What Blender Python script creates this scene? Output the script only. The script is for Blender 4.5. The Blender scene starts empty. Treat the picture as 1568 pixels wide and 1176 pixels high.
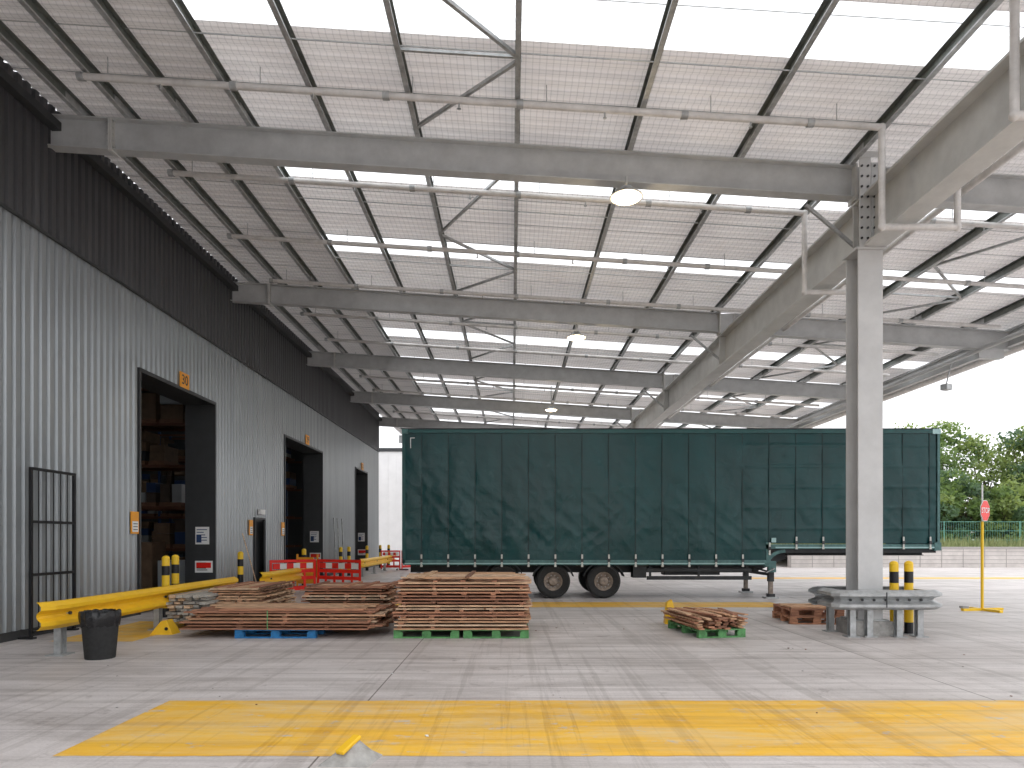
import bpy, math, random
from mathutils import Vector, Matrix, noise
random.seed(7)
R=random.uniform
scene=bpy.context.scene
COL=scene.collection

# ------------------------------------------------------------------ materials
def newmat(name):
    m=bpy.data.materials.new(name); m.use_nodes=True
    nt=m.node_tree
    return m,nt,nt.nodes['Principled BSDF']
def mat(name,c,rough=.6,metal=0.,nscale=0,namt=.25,bump=0.,stretch=(1,1,1),emit=None,c2=None,spec=.5,coat=0):
    m,nt,b=newmat(name)
    b.inputs['Base Color'].default_value=(*c,1)
    b.inputs['Roughness'].default_value=rough
    b.inputs['Metallic'].default_value=metal
    b.inputs['Specular IOR Level'].default_value=spec
    if emit:
        b.inputs['Emission Color'].default_value=(*emit[0],1); b.inputs['Emission Strength'].default_value=emit[1]
    if nscale:
        tc=nt.nodes.new('ShaderNodeTexCoord'); mp=nt.nodes.new('ShaderNodeMapping')
        mp.inputs['Scale'].default_value=stretch
        nz=nt.nodes.new('ShaderNodeTexNoise'); nz.inputs['Scale'].default_value=nscale; nz.inputs['Detail'].default_value=6; nz.inputs['Roughness'].default_value=.65
        rp=nt.nodes.new('ShaderNodeValToRGB')
        d=c2 if c2 else tuple(v*(1-namt) for v in c)
        e=c if c2 else tuple(min(1,v*(1+namt)) for v in c)
        rp.color_ramp.elements[0].position=.3; rp.color_ramp.elements[0].color=(*d,1)
        rp.color_ramp.elements[1].position=.7; rp.color_ramp.elements[1].color=(*e,1)
        L=nt.links.new
        L(tc.outputs['Object'],mp.inputs['Vector']); L(mp.outputs['Vector'],nz.inputs['Vector'])
        L(nz.outputs['Fac'],rp.inputs['Fac']); L(rp.outputs['Color'],b.inputs['Base Color'])
        if bump:
            bp=nt.nodes.new('ShaderNodeBump'); bp.inputs['Strength'].default_value=bump; bp.inputs['Distance'].default_value=.02
            L(nz.outputs['Fac'],bp.inputs['Height']); L(bp.outputs['Normal'],b.inputs['Normal'])
    return m

M={}
M['steel']=mat('painted_steel_grey',(.50,.51,.51),.5,.05,3,.12)
M['girder']=mat('painted_steel_light',(.58,.58,.56),.45,.05,2,.12)
M['colm']=mat('column_paint',(.58,.58,.575),.5,.0,2,.1)
M['galv']=mat('galvanised_steel',(.42,.43,.43),.45,.4,8,.25)
M['purlin']=mat('purlin_galvanised',(.17,.185,.17),.5,.3,6,.25)
M['dark']=mat('dark_grey_paint',(.04,.042,.044),.5,.1,3,.15)
M['black']=mat('black_steel',(.015,.015,.017),.45,.2)
M['rubber']=mat('tyre_rubber',(.02,.02,.02),.85,0,20,.3)
M['pipe']=mat('white_pipe',(.68,.66,.64),.45,.1,5,.15)
M['yellow']=mat('yellow_safety_paint',(.90,.54,.012),.45,0,3,.2,c2=(.78,.45,.02))
M['yellow2']=mat('yellow_bollard',(.88,.56,.02),.4)
M['red']=mat('red_plastic',(.82,.02,.012),.4,0,5,.15)
M['white']=mat('white_plastic',(.80,.80,.79),.5)
M['orange']=mat('orange_sign',(.88,.36,.02),.5)
M['blue']=mat('blue_painted_wood',(.02,.17,.40),.7,0,10,.4)
M['green']=mat('green_painted_wood',(.10,.28,.10),.75,0,10,.4)
M['bag']=mat('black_bin_liner',(.010,.010,.011),.25,0,12,.3,bump=.6)
M['conc']=mat('raw_concrete',(.34,.33,.31),.85,0,6,.35,bump=.4)
M['glass']=mat('lamp_glow',(1,.9,.7),.4,emit=((1,.80,.50),9))
woods=[(.44,.21,.12),(.52,.30,.175),(.34,.16,.095),(.56,.36,.22),(.20,.10,.06),(.60,.43,.29)]
for i,w in enumerate(woods):
    M['w%d'%i]=mat('weathered_wood_%d'%i,w,.8,0,5,.5,bump=.3,stretch=(1,5,9))
M['wg0']=mat('silvered_wood_0',(.42,.40,.36),.85,0,6,.3,stretch=(5,1,9)); M['wg1']=mat('silvered_wood_1',(.28,.265,.24),.85,0,6,.3,stretch=(5,1,9))

# ------------------------------------------------------------------ mesh builder
class MB:
    def __init__(s): s.v=[]; s.f=[]; s.mi=[]; s.ms=[]
    def m(s,k):
        if k not in s.ms: s.ms.append(k)
        return s.ms.index(k)
    def add(s,vs,fs,k):
        o=len(s.v); i=s.m(k)
        s.v+= [tuple(v) for v in vs]
        for f in fs: s.f.append(tuple(a+o for a in f)); s.mi.append(i)
    def box(s,x0,x1,y0,y1,z0,z1,k,rz=0,piv=None,T=None):
        vs=[Vector((x,y,z)) for z in(z0,z1) for (x,y) in((x0,y0),(x1,y0),(x1,y1),(x0,y1))]
        if rz:
            p=Vector(piv) if piv else Vector(((x0+x1)/2,(y0+y1)/2,0)); p.z=0
            rm=Matrix.Rotation(rz,3,'Z'); vs=[rm@(v-p)+p for v in vs]
        if T: vs=[T@v for v in vs]
        s.add(vs,[(0,3,2,1),(4,5,6,7),(0,1,5,4),(1,2,6,5),(2,3,7,6),(3,0,4,7)],k)
    def obox(s,a,b,w,h,k,up=(0,0,1),off=(0,0)):
        a=Vector(a); b=Vector(b); d=(b-a).normalized(); up=Vector(up)
        r=d.cross(up).normalized(); u=r.cross(d).normalized()
        vs=[]
        for p in(a,b):
            for (i,j) in((-1,-1),(1,-1),(1,1),(-1,1)):
                vs.append(p+r*(i*w/2+off[0])+u*(j*h/2+off[1]))
        s.add(vs,[(0,1,2,3),(7,6,5,4),(0,4,5,1),(1,5,6,2),(2,6,7,3),(3,7,4,0)],k)
    def ibeam(s,a,b,depth,width,k,tf=.02,tw=.014,up=(0,0,1)):
        s.obox(a,b,width,tf,k,up,(0,depth/2-tf/2)); s.obox(a,b,width,tf,k,up,(0,-depth/2+tf/2))
        s.obox(a,b,tw,depth-2*tf,k,up)
    def cyl(s,a,b,r,k,n=12,r2=None,cap=True):
        a=Vector(a); b=Vector(b); d=(b-a).normalized(); r2=r if r2 is None else r2
        t=Vector((1,0,0)) if abs(d.x)<.9 else Vector((0,1,0))
        e=d.cross(t).normalized(); g=d.cross(e)
        vs=[a+(e*math.cos(q)+g*math.sin(q))*r for q in [2*math.pi*i/n for i in range(n)]]
        vs+=[b+(e*math.cos(q)+g*math.sin(q))*r2 for q in [2*math.pi*i/n for i in range(n)]]
        fs=[(i,(i+1)%n,(i+1)%n+n,i+n) for i in range(n)]
        if cap: fs+= [tuple(range(n-1,-1,-1)),tuple(range(n,2*n))]
        s.add(vs,fs,k)
    def tube(s,pts,r,k,n=10):
        for i in range(len(pts)-1):
            s.cyl(pts[i],pts[i+1],r,k,n)
        for p in pts[1:-1]: s.ball(p,r*1.25,k)
    def ball(s,p,r,k,n=8,m=5,sz=1):
        vs=[];fs=[]
        for j in range(m+1):
            t=math.pi*j/m
            for i in range(n):
                q=2*math.pi*i/n; vs.append((p[0]+r*math.sin(t)*math.cos(q),p[1]+r*math.sin(t)*math.sin(q),p[2]+sz*r*math.cos(t)))
        for j in range(m):
            for i in range(n): fs.append((j*n+i,(j+1)*n+i,(j+1)*n+(i+1)%n,j*n+(i+1)%n))
        s.add(vs,fs,k)
    def lathe(s,c,prof,k,n=24,axis='z'):
        vs=[];fs=[]
        for (r,h) in prof:
            for i in range(n):
                q=2*math.pi*i/n
                if axis=='z': vs.append((c[0]+r*math.cos(q),c[1]+r*math.sin(q),c[2]+h))
                else: vs.append((c[0]+r*math.cos(q),c[1]+h,c[2]+r*math.sin(q)))
        for j in range(len(prof)-1):
            for i in range(n): fs.append((j*n+i,j*n+(i+1)%n,(j+1)*n+(i+1)%n,(j+1)*n+i))
        s.add(vs,fs,k)
    def sweep(s,prof,path,k,closed=False):
        n=len(prof);vs=[]
        P=[Vector((p[0],p[1],p[2] if len(p)>2 else 0)) for p in path]
        for i,p in enumerate(P):
            a=P[max(0,i-1)]; b=P[min(len(P)-1,i+1)]
            if closed: a=P[i-1]; b=P[(i+1)%len(P)]
            d=(b-a); d.z=0; d.normalize(); r=Vector((d.y,-d.x,0))
            for (l,z) in prof: vs.append(p+r*l+Vector((0,0,z)))
        fs=[]; e=len(P) if closed else len(P)-1
        for i in range(e):
            for j in range(n-1):
                a=i*n+j; b=((i+1)%len(P))*n+j
                fs.append((a,b,b+1,a+1))
        s.add(vs,fs,k)
    def obj(s,name,parent=None,smooth=False,solid=0,bevel=0,origin=True):
        me=bpy.data.meshes.new(name)
        vs=s.v; o=Vector((0,0,0))
        if origin and not parent:
            xs=[v[0] for v in vs]; ys=[v[1] for v in vs]; zs=[v[2] for v in vs]
            o=Vector(((min(xs)+max(xs))/2,(min(ys)+max(ys))/2,min(zs)))
            vs=[(v[0]-o.x,v[1]-o.y,v[2]-o.z) for v in vs]
        me.from_pydata(vs,[],s.f)
        for k in s.ms: me.materials.append(M[k])
        me.polygons.foreach_set('material_index',s.mi)
        if smooth: me.polygons.foreach_set('use_smooth',[True]*len(me.polygons))
        me.update()
        ob=bpy.data.objects.new(name,me); COL.objects.link(ob); ob.location=o
        if parent:
            ob.parent=parent; ob.matrix_parent_inverse=Matrix.Translation(-parent.location)
        if solid:
            md=ob.modifiers.new('s','SOLIDIFY'); md.thickness=solid; md.offset=0
        if bevel:
            md=ob.modifiers.new('b','BEVEL'); md.width=bevel; md.segments=2; md.limit_method='ANGLE'
        if smooth:
            md=ob.modifiers.new('es','EDGE_SPLIT'); md.split_angle=math.radians(40)
        return ob
def empty(name,loc=(0,0,0)):
    e=bpy.data.objects.new(name,None); e.location=loc; COL.objects.link(e); return e
def text(name,body,loc,size,rot,m,parent):
    c=bpy.data.curves.new(name,'FONT'); c.body=body; c.size=size; c.align_x='CENTER'; c.align_y='CENTER'; c.extrude=.001; c.offset=size*.01
    c.materials.append(M[m]); o=bpy.data.objects.new(name,c); COL.objects.link(o); o.rotation_euler=rot; o.location=loc
    o.parent=parent; o.matrix_parent_inverse=Matrix.Translation(-parent.location); return o

# ------------------------------------------------------------------ ground material
def ground_material():
    m,nt,b=newmat('concrete_yard'); L=nt.links.new; N=nt.nodes.new
    tc=N('ShaderNodeTexCoord'); sep=N('ShaderNodeSeparateXYZ'); L(tc.outputs['Object'],sep.inputs[0])
    def noi(scale,det,sc=(1,1,1),rot=0,dist=0):
        mp=N('ShaderNodeMapping'); mp.inputs['Scale'].default_value=sc; mp.inputs['Rotation'].default_value=(0,0,rot); L(tc.outputs['Object'],mp.inputs[0])
        n=N('ShaderNodeTexNoise'); n.inputs['Scale'].default_value=scale; n.inputs['Detail'].default_value=det; n.inputs['Roughness'].default_value=.7; n.inputs['Distortion'].default_value=dist; L(mp.outputs[0],n.inputs['Vector']); return n.outputs['Fac']
    def ramp(f,p0,c0,p1,c1):
        r=N('ShaderNodeValToRGB'); e=r.color_ramp.elements; e[0].position=p0; e[1].position=p1; e[0].color=(*c0,1); e[1].color=(*c1,1); L(f,r.inputs[0]); return r.outputs[0]
    def mix(t,f,a,bb):
        x=N('ShaderNodeMix'); x.data_type='RGBA'; x.blend_type=t
        if isinstance(f,float): x.inputs[0].default_value=f
        else: L(f,x.inputs[0])
        L(a,x.inputs[6]); L(bb,x.inputs[7]); return x.outputs[2]
    base=ramp(noi(.35,8),.3,(.60,.55,.53),.7,(.71,.665,.645))
    st=ramp(noi(.9,10,(.45,1.3,1),0,.6),.38,(.58,.56,.54),.58,(1,1,1))
    c=mix('MULTIPLY',.55,base,st)
    sp=ramp(noi(1.9,9,(1,1.2,1),.4,.4),.30,(.40,.375,.355),.41,(1,1,1)); c=mix('MULTIPLY',.6,c,sp)
    sp2=ramp(noi(11,6),.29,(.45,.42,.40),.38,(1,1,1)); c=mix('MULTIPLY',.6,c,sp2)
    # tyre marks: two gently angled families
    ts=ramp(noi(1.6,7,(.09,3.6,1),.06,.2),.42,(.62,.605,.59),.52,(1,1,1)); c=mix('MULTIPLY',.4,c,ts)
    ts2=ramp(noi(1.5,6,(3.4,.08,1),.12,.2),.40,(.62,.61,.59),.48,(1,1,1)); c=mix('MULTIPLY',.42,c,ts2)
    ts3=ramp(noi(2.2,4,(.07,3.0,1),-.5,.2),.36,(.60,.58,.57),.41,(1,1,1)); c=mix('MULTIPLY',.4,c,ts3)
    fine=ramp(noi(45,3),.3,(.84,.84,.84),.7,(1.1,1.1,1.1)); c=mix('MULTIPLY',.6,c,fine)
    def joint(sock,off,period,w):
        a=N('ShaderNodeMath'); a.operation='ADD'; a.inputs[1].default_value=off; L(sock,a.inputs[0])
        p=N('ShaderNodeMath'); p.operation='PINGPONG'; p.inputs[1].default_value=period/2; L(a.outputs[0],p.inputs[0])
        q=N('ShaderNodeMath'); q.operation='GREATER_THAN'; q.inputs[1].default_value=w; L(p.outputs[0],q.inputs[0]); return q.outputs[0]
    jx=joint(sep.outputs[0],1.42,6.2,.008); jy=joint(sep.outputs[1],-9.1,9,.008)
    j=N('ShaderNodeMath'); j.operation='MULTIPLY'; L(jx,j.inputs[0]); L(jy,j.inputs[1])
    jr=ramp(j.outputs[0],0,(.35,.33,.31),1,(1,1,1)); c=mix('MULTIPLY',1.0,c,jr)
    L(c,b.inputs['Base Color'])
    rr=N('ShaderNodeMapRange'); rr.inputs[3].default_value=.35; rr.inputs[4].default_value=.7; L(noi(1.0,6),rr.inputs[0]); L(rr.outputs[0],b.inputs['Roughness'])
    bp=N('ShaderNodeBump'); bp.inputs['Strength'].default_value=.25; bp.inputs['Distance'].default_value=.01
    L(noi(25,6),bp.inputs['Height']); L(bp.outputs[0],b.inputs['Normal'])
    return m
M['ground']=ground_material()
def paint_material():
    m,nt,b=newmat('worn_yellow_floor_paint'); L=nt.links.new; N=nt.nodes.new
    tc=N('ShaderNodeTexCoord')
    def noi(scale,det,sc,rot=0,dist=0):
        mp=N('ShaderNodeMapping'); mp.inputs['Scale'].default_value=sc; mp.inputs['Rotation'].default_value=(0,0,rot); L(tc.outputs['Object'],mp.inputs[0])
        n=N('ShaderNodeTexNoise'); n.inputs['Scale'].default_value=scale; n.inputs['Detail'].default_value=det; n.inputs['Roughness'].default_value=.75; n.inputs['Distortion'].default_value=dist; L(mp.outputs[0],n.inputs['Vector']); return n.outputs['Fac']
    r=N('ShaderNodeValToRGB'); e=r.color_ramp.elements
    e[0].position=.3; e[0].color=(.80,.42,.035,1); e[1].position=.65; e[1].color=(.93,.55,.05,1); L(noi(1.2,8,(.5,1.5,1)),r.inputs[0])
    w=N('ShaderNodeValToRGB'); w.color_ramp.elements[0].position=.44; w.color_ramp.elements[0].color=(0,0,0,1); w.color_ramp.elements[1].position=.66; w.color_ramp.elements[1].color=(.85,.85,.85,1)
    L(noi(1.3,14,(.5,1.6,1),0,.5),w.inputs[0])
    x=N('ShaderNodeMix'); x.data_type='RGBA'; L(w.outputs[0],x.inputs[0]); L(r.outputs[0],x.inputs[6]); x.inputs[7].default_value=(.76,.56,.27,1)
    a=N('ShaderNodeValToRGB'); a.color_ramp.elements[0].position=.36; a.color_ramp.elements[1].position=.42; L(noi(5,12,(.7,1.5,1),0,.3),a.inputs[0])
    x2=N('ShaderNodeMix'); x2.data_type='RGBA'; L(a.outputs[0],x2.inputs[0]); x2.inputs[6].default_value=(.56,.49,.42,1); L(x.outputs[2],x2.inputs[7])
    prev=x2.outputs[2]
    for (sc,rt,lo,hi,f) in(((.15,3.2,1),.06,.40,.54,.35),((3.4,.08,1),.12,.40,.48,.4)):
        s=N('ShaderNodeValToRGB'); s.color_ramp.elements[0].position=lo; s.color_ramp.elements[0].color=(.62,.56,.50,1); s.color_ramp.elements[1].position=hi; s.color_ramp.elements[1].color=(1,1,1,1); L(noi(1.5,7,sc,rt,.2),s.inputs[0])
        x3=N('ShaderNodeMix'); x3.data_type='RGBA'; x3.blend_type='MULTIPLY'; x3.inputs[0].default_value=f; L(prev,x3.inputs[6]); L(s.outputs[0],x3.inputs[7]); prev=x3.outputs[2]
    L(prev,b.inputs['Base Color']); b.inputs['Roughness'].default_value=.55
    return m
M['paint']=paint_material()

g=MB(); g.add([(-6000,-6000,0),(6000,-6000,0),(6000,6000,0),(-6000,6000,0)],[(0,1,2,3)],'ground'); g.obj('ground',origin=False)
def marking(x0,x1,y0,y1):
    b=MB(); n=160
    ring=[]
    e=lambda t,s: .02*noise.noise(Vector((t*3,s,0)))+R(-.006,.006)
    for i in range(n+1): t=x0+(x1-x0)*i/n; ring.append((t,y0+e(t,1.),.002))
    for i in range(n+1): t=x1-(x1-x0)*i/n; ring.append((t,y1+e(t,7.),.002))
    b.add(ring,[tuple(range(len(ring)))],'paint'); b.obj('painted_floor_marking',origin=False)
marking(-3.38,9.5,5.02,6.74); marking(-3.6,6.5,15.9,17.2); marking(-7.2,-5.9,10.6,13.2); marking(9,26,27,28.2)

# ------------------------------------------------------------------ canopy
def zr(x): return 8.26-.0637*x
YS=3.9
RAF=[4.4,11.6,19.1,26.1,33.1,40.2,47.3]
GX=5.98
can=empty('loading_bay_canopy',(6.06,11.5,0))
XL,XR=-7.85,13.9
sky_iv=[(4.9,5.9),(8.4,9.4),(12.45,13.5),(16.05,16.95),(19.7,20.6),(23.1,24.0),(26.7,27.6),(30.2,31.2),(33.8,34.8),(37.3,38.3),(41,42),(44.6,45.6)]
def roofmat(name,tr,k=1.):
    m,nt,b=newmat(name); L=nt.links.new; N=nt.nodes.new
    tc=N('ShaderNodeTexCoord'); sep=N('ShaderNodeSeparateXYZ'); L(tc.outputs['Object'],sep.inputs[0])
    n=N('ShaderNodeTexNoise'); n.inputs['Scale'].default_value=.8; n.inputs['Detail'].default_value=7; L(tc.outputs['Object'],n.inputs['Vector'])
    r=N('ShaderNodeValToRGB'); r.color_ramp.elements[0].position=.3; r.color_ramp.elements[0].color=(.77*k,.73*k,.71*k,1); r.color_ramp.elements[1].position=.7; r.color_ramp.elements[1].color=(.87*k,.84*k,.82*k,1)
    L(n.outputs['Fac'],r.inputs[0])
    def line(sock,per,w,lo):
        p=N('ShaderNodeMath'); p.operation='PINGPONG'; p.inputs[1].default_value=per/2; L(sock,p.inputs[0])
        q=N('ShaderNodeMapRange'); q.inputs[1].default_value=0; q.inputs[2].default_value=w; q.inputs[3].default_value=lo; q.inputs[4].default_value=1; L(p.outputs[0],q.inputs[0]); return q.outputs[0]
    a=line(sep.outputs[0],.1,.012,.80); c=line(sep.outputs[1],.075,.012,.78)
    mu=N('ShaderNodeMath'); mu.operation='MULTIPLY'; L(a,mu.inputs[0]); L(c,mu.inputs[1])
    x=N('ShaderNodeMix'); x.data_type='RGBA'; x.blend_type='MULTIPLY'; x.inputs[0].default_value=1; L(r.outputs[0],x.inputs[6]); L(mu.outputs[0],x.inputs[7])
    L(x.outputs[2],b.inputs['Base Color']); b.inputs['Roughness'].default_value=.55
    t=N('ShaderNodeBsdfTranslucent'); L(x.outputs[2],t.inputs[0])
    ms=N('ShaderNodeMixShader'); ms.inputs[0].default_value=tr  # translucent share added so the sheets glow and light the bay below
    L(b.outputs[0],ms.inputs[1]); L(t.outputs[0],ms.inputs[2]); L(ms.outputs[0],nt.nodes['Material Output'].inputs['Surface'])
    return m
M['roof']=roofmat('roof_sheet_underside',.165); M['roof_shaded']=roofmat('roof_sheet_shaded',.065,.92)  # second copy, beside the wall: shade there put into colour and translucency
def skylmat(name='translucent_rooflight',c=(.97,.98,.98)):
    m,nt,b=newmat(name); L=nt.links.new; N=nt.nodes.new
    t=N('ShaderNodeBsdfTranslucent'); t.inputs[0].default_value=(*c,1)
    L(t.outputs[0],nt.nodes['Material Output'].inputs['Surface'])
    return m
M['skyl']=skylmat()
b=MB()
def insky(y): return any(a<=y<=c for a,c in sky_iv)
ys=[];y=YS
while y<50:
    for (dy,dz) in((0,0),(.11,0),(.135,.03),(.2,.03)): ys.append((y+dy,dz))
    y+=.225
xs=[XL,-4.45,XR+.3]
vs=[(x,yy,zr(x)+.215+dz) for (yy,dz) in ys for x in xs]
fo=[];fs_=[];fl=[]
for i in range(len(ys)-1):
    ym=(ys[i][0]+ys[i+1][0])/2
    for j in (0,1):
        a=i*3+j; q=(a,a+1,a+4,a+3)
        (fs_ if (insky(ym) and j==1) else (fo if j==1 else fl)).append(q)
b.add(vs,fo,'roof'); b.add(vs,fs_,'skyl'); b.add(vs,fl,'roof_shaded')
b.obj('roof_sheets',can)
px=[-7.3,-6.5,-5.5,-4.45,-3.12,-1.62,.12,2.02,3.9,5.75,7.6,9.4,11.2,12.9]
b=MB()
for x in px:
    z=zr(x)+.1
    b.box(x-.004,x+.004,YS,50,z-.1,z+.1,'purlin')
    s=1 if x<0 else -1
    b.box(x-.002,x+s*.075,YS,50,z-.104,z-.098,'galv'); b.box(x-.002,x+s*.075,YS,50,z+.098,z+.104,'purlin')
    b.box(x+s*.069,x+s*.075,YS,50,z-.098,z-.08,'galv')
    for y in RAF:
        b.box(x-.012,x+.012,y-.45,y+.45,z-.09,z+.09,'galv')
b.obj('purlins',can)
b=MB()
for y in RAF:
    for (xa,xb) in((-6.75,GX-.21),(GX+.21,XR)):
        b.ibeam((xa,y,zr(xa)-.265),(xb,y,zr(xb)-.265),.53,.22,'steel')
    b.ibeam((XL,y,zr(XL)-.265),(-6.80,y,zr(-6.8)-.265),.53,.22,'steel')
    for xx in(-6.80,-6.765):
        b.box(xx,xx+.03,y-.12,y+.12,zr(-6.8)-.56,zr(-6.8)+.0,'girder')
    for k in range(5):
        for yy in (-.09,.06): b.box(-6.83,-6.735,y+yy-.0,y+yy+.03,zr(-6.8)-.5+k*.11,zr(-6.8)-.47+k*.11,'galv')
b.obj('rafters',can)
b=MB()
GB=6.42; GD=.86
b.ibeam((GX,YS,GB+GD/2),(GX,47.5,GB+GD/2),GD,.38,'girder',tf=.035,tw=.02)
for y in RAF:
    b.box(GX-.185,GX+.185,y-.012,y+.012,GB+.04,GB+GD-.04,'girder')
    b.box(GX-.21,GX-.175,y-.14,y+.14,7.30,zr(5.8)+.02,'girder'); b.box(GX+.175,GX+.21,y-.14,y+.14,7.30,zr(6.3)+.0,'girder')
    b.box(GX-.17,GX+.17,y-.1,y+.1,GB+GD+.005,7.86,'steel')
    for s in(-1,1):
        b.obox((GX+s*.1,y+.1,6.6),(GX+s*.95,y+.1,zr(6)-.6-(.04*s)),.05,.05,'galv')
b.obj('main_girder',can)
def column(y):
    b=MB(); x=5.93
    b.box(x-.205,x+.205,y-.21,y-.185,.25,6.38,'colm'); b.box(x-.205,x+.205,y+.185,y+.21,.25,6.38,'colm')
    b.box(x-.012,x+.012,y-.185,y+.185,.25,6.38,'colm')
    b.box(x-.25,x+.25,y-.25,y+.25,6.38,6.417,'colm')
    b.box(x-.33,x+.33,y-.3,y+.3,0,.24,'conc'); b.box(x-.28,x+.28,y-.26,y+.26,.24,.265,'galv')
    b.box(x-.2,x-.015,y-.25,y-.225,6.42,7.95,'colm'); b.box(x-.01,x+.13,y-.25,y-.225,6.42,7.80,'steel')
    b.box(x-.2,x+.13,y-.262,y-.25,7.88,7.98,'colm')
    for k in range(8):
        for dx in(-.17,-.07,.04):
            b.cyl((x+dx,y-.275,6.55+k*.17),(x+dx,y-.25,6.55+k*.17),.02,'dark',6)
    return b.obj('column',can,bevel=.004)
for y in(11.5,40.2): column(y)
b=MB()
for i in range(len(RAF)-1):
    y0,y1=RAF[i],RAF[i+1]; ym=(y0+y1)/2
    for (xa,xb) in((-1.62,.12),(9.4,11.2)):
        z=lambda x: zr(x)+.02
        seq=[(xb,y0+.3),(xa,y0+(y1-y0)*.33),(xb,y0+(y1-y0)*.62),(xa,y1-.3)] if i%2==0 and i>0 else [(xa,y1-.3),(xb,y1-2.1),(xa,y1-3.9),(xb,y0+.4)]
        for p,q in zip(seq[:-1],seq[1:]): b.obox((p[0],p[1],z(p[0])),(q[0],q[1],z(q[0])),.05,.05,'galv')
        b.obox((xa,seq[1][1],z(xa)+.03),(xb,seq[1][1],z(xb)+.03),.04,.04,'galv')
    for t in range(1,7):
        yy=y0+(y1-y0)*t/7+.1
        b.cyl((XL,yy,zr(XL)+.205),(XR,yy,zr(XR)+.205),.006,'galv',5)
    for yy in (y0+2.35,y1-2.2):
        b.cyl((-4.4,yy,zr(-4.4)+.03),(5.7,yy,zr(5.7)+.03),.011,'galv',5)
b.obj('bracing',can)
b=MB()
b.ibeam((XR,YS,zr(XR)-.2),(XR,50,zr(XR)-.2),.45,.16,'steel')
b.cyl((XR+.25,YS,zr(XR)-.42),(XR+.25,50,zr(XR)-.42),.13,'pipe',14)
b.box(XR+.1,XR+.36,YS,50,zr(XR)-.2,zr(XR)+.14,'galv')
b.cyl((XR-1.1,YS,zr(XR)-.6),(XR-1.1,50,zr(XR)-.6),.07,'steel',10)
for y in RAF: b.box(XR-.9,XR-.2,y-.1,y+.1,zr(XR)-.75,zr(XR)-.5,'steel'); 
b.obj('eaves_gutter',can)
b=MB()
ypipes=[10.3+2.72*i for i in range(-2,14)]
for y in ypipes:
    z=lambda x: zr(x)-.10
    drop=y<14
    if any(abs(y-r)<.2 for r in RAF): y+=.35
    if drop: b.tube([(-6.5,y,z(-6.5)),(5.58,y,z(5.58)),(5.58,y,6.30),(6.72,y,6.30),(6.72,y,z(6.72)),(13.2,y,z(13.2))],.05,'pipe')
    else: b.tube([(-6.5,y,z(-6.5)),(13.2,y,z(13.2))],.05,'pipe')
    for x in [-6.5,-4.2,-1.9,.12,2.6,4.5,8,10.5]:
        b.cyl((x-.05,y,z(x)),(x+.05,y,z(x)),.066,'galv',10); b.cyl((x+.4,y,z(x+.4)),(x+.4,y,zr(x)+.2),.008,'galv',5)
    for x in [-5.3,-3,-.8,1.4,3.6,9]: b.cyl((x,y,z(x)-.12),(x,y,z(x)),.014,'galv',6); b.cyl((x,y,z(x)-.13),(x,y,z(x)-.12),.03,'galv',8)
b.tube([(7.6,YS,7.45),(7.6,46,7.45)],.06,'pipe')
b.obj('sprinkler_pipes',can,smooth=True)

def lamp(x,y,z,top):
    b=MB()
    b.lathe((x,y,z),[(.05,.17),(.10,.165),(.13,.10),(.24,.04),(.27,.02),(.275,0),(.26,-.005),(.24,.0)],'galv',24)
    b.lathe((x,y,z),[(0.001,-.055),(.12,-.05),(.21,-.03),(.255,.002)],'glass',24)
    b.cyl((x,y,z+.16),(x,y,top),.02,'galv',8)
    b.obj('high_bay_lamp',smooth=True)
    l=bpy.data.lights.new('lamp_light','POINT'); l.energy=30; l.color=(1,.80,.52); l.shadow_soft_size=.15
    o=bpy.data.objects.new('lamp_light',l); o.location=(x,y,z-.22); COL.objects.link(o); o.parent=can; o.matrix_parent_inverse=Matrix.Translation(-can.location)
lamp(1.9,11.35,7.27,7.62); lamp(1.8,19.1,7.22,7.6); lamp(1.72,30,7.25,8.3)

b=MB(); b.box(12.6,12.85,19.9,20.1,5.95,6.12,'galv',rz=.4); b.cyl((12.72,20,6.1),(12.9,20,6.9),.02,'galv',6); b.obj('floodlight',can)

# ------------------------------------------------------------------ warehouse
wh=empty('warehouse_building',(XL,16,0))
def cladmat(name,c,metal,rough,c2):
    m=mat(name,c,rough,metal,.9,.12,stretch=(1,3,.25),c2=c2); return m
M['clad']=cladmat('light_grey_cladding',(.33,.35,.36),.4,.30,(.26,.28,.29))
M['cladd']=cladmat('dark_grey_cladding',(.085,.085,.09),.2,.42,(.055,.055,.06))
doors=[(14.4,18.0,5.12),(23.6,28.2,5.12),(34.2,37.0,5.12),(20.8,21.6,2.2),(-3,1,5.12)]
b=MB(); prof=[(0,0),(.10,0),(.125,-.045),(.175,-.045),(.2,0)]
y=-18.; Y1=40.2
while y<Y1-.01:
    for i in range(4):
        (a,da),(c,dc)=prof[i],prof[i+1]; ym=y+.1
        zb=.12
        for d in doors:
            if d[0]<=ym<=d[1]: zb=d[2]
        xa,xc=XL+da,XL+dc
        b.add([(xa,y+a,zb),(xc,y+c,zb),(xc,y+c,6.73),(xa,y+a,6.73)],[(0,1,2,3)],'clad')
        b.add([(xa+.03,y+a,6.73),(xc+.03,y+c,6.73),(xc+.03,y+c,8.98),(xa+.03,y+a,8.98)],[(0,1,2,3)],'cladd')
    y+=.2
b.box(XL+.0,XL+.05,-18,Y1,6.70,6.74,'dark')
b.box(XL+.04,XL+.2,-18,Y1,8.52,8.66,'dark')
seg=[-18,-3,1,14.4,18.0,20.8,21.6,23.6,28.2,34.2,37.0,Y1]
for i in range(0,len(seg)-1,2): b.box(XL-.1,XL+.015,seg[i],seg[i+1],0,.14,'dark')
b.obj('cladding',wh)
b=MB()
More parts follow.
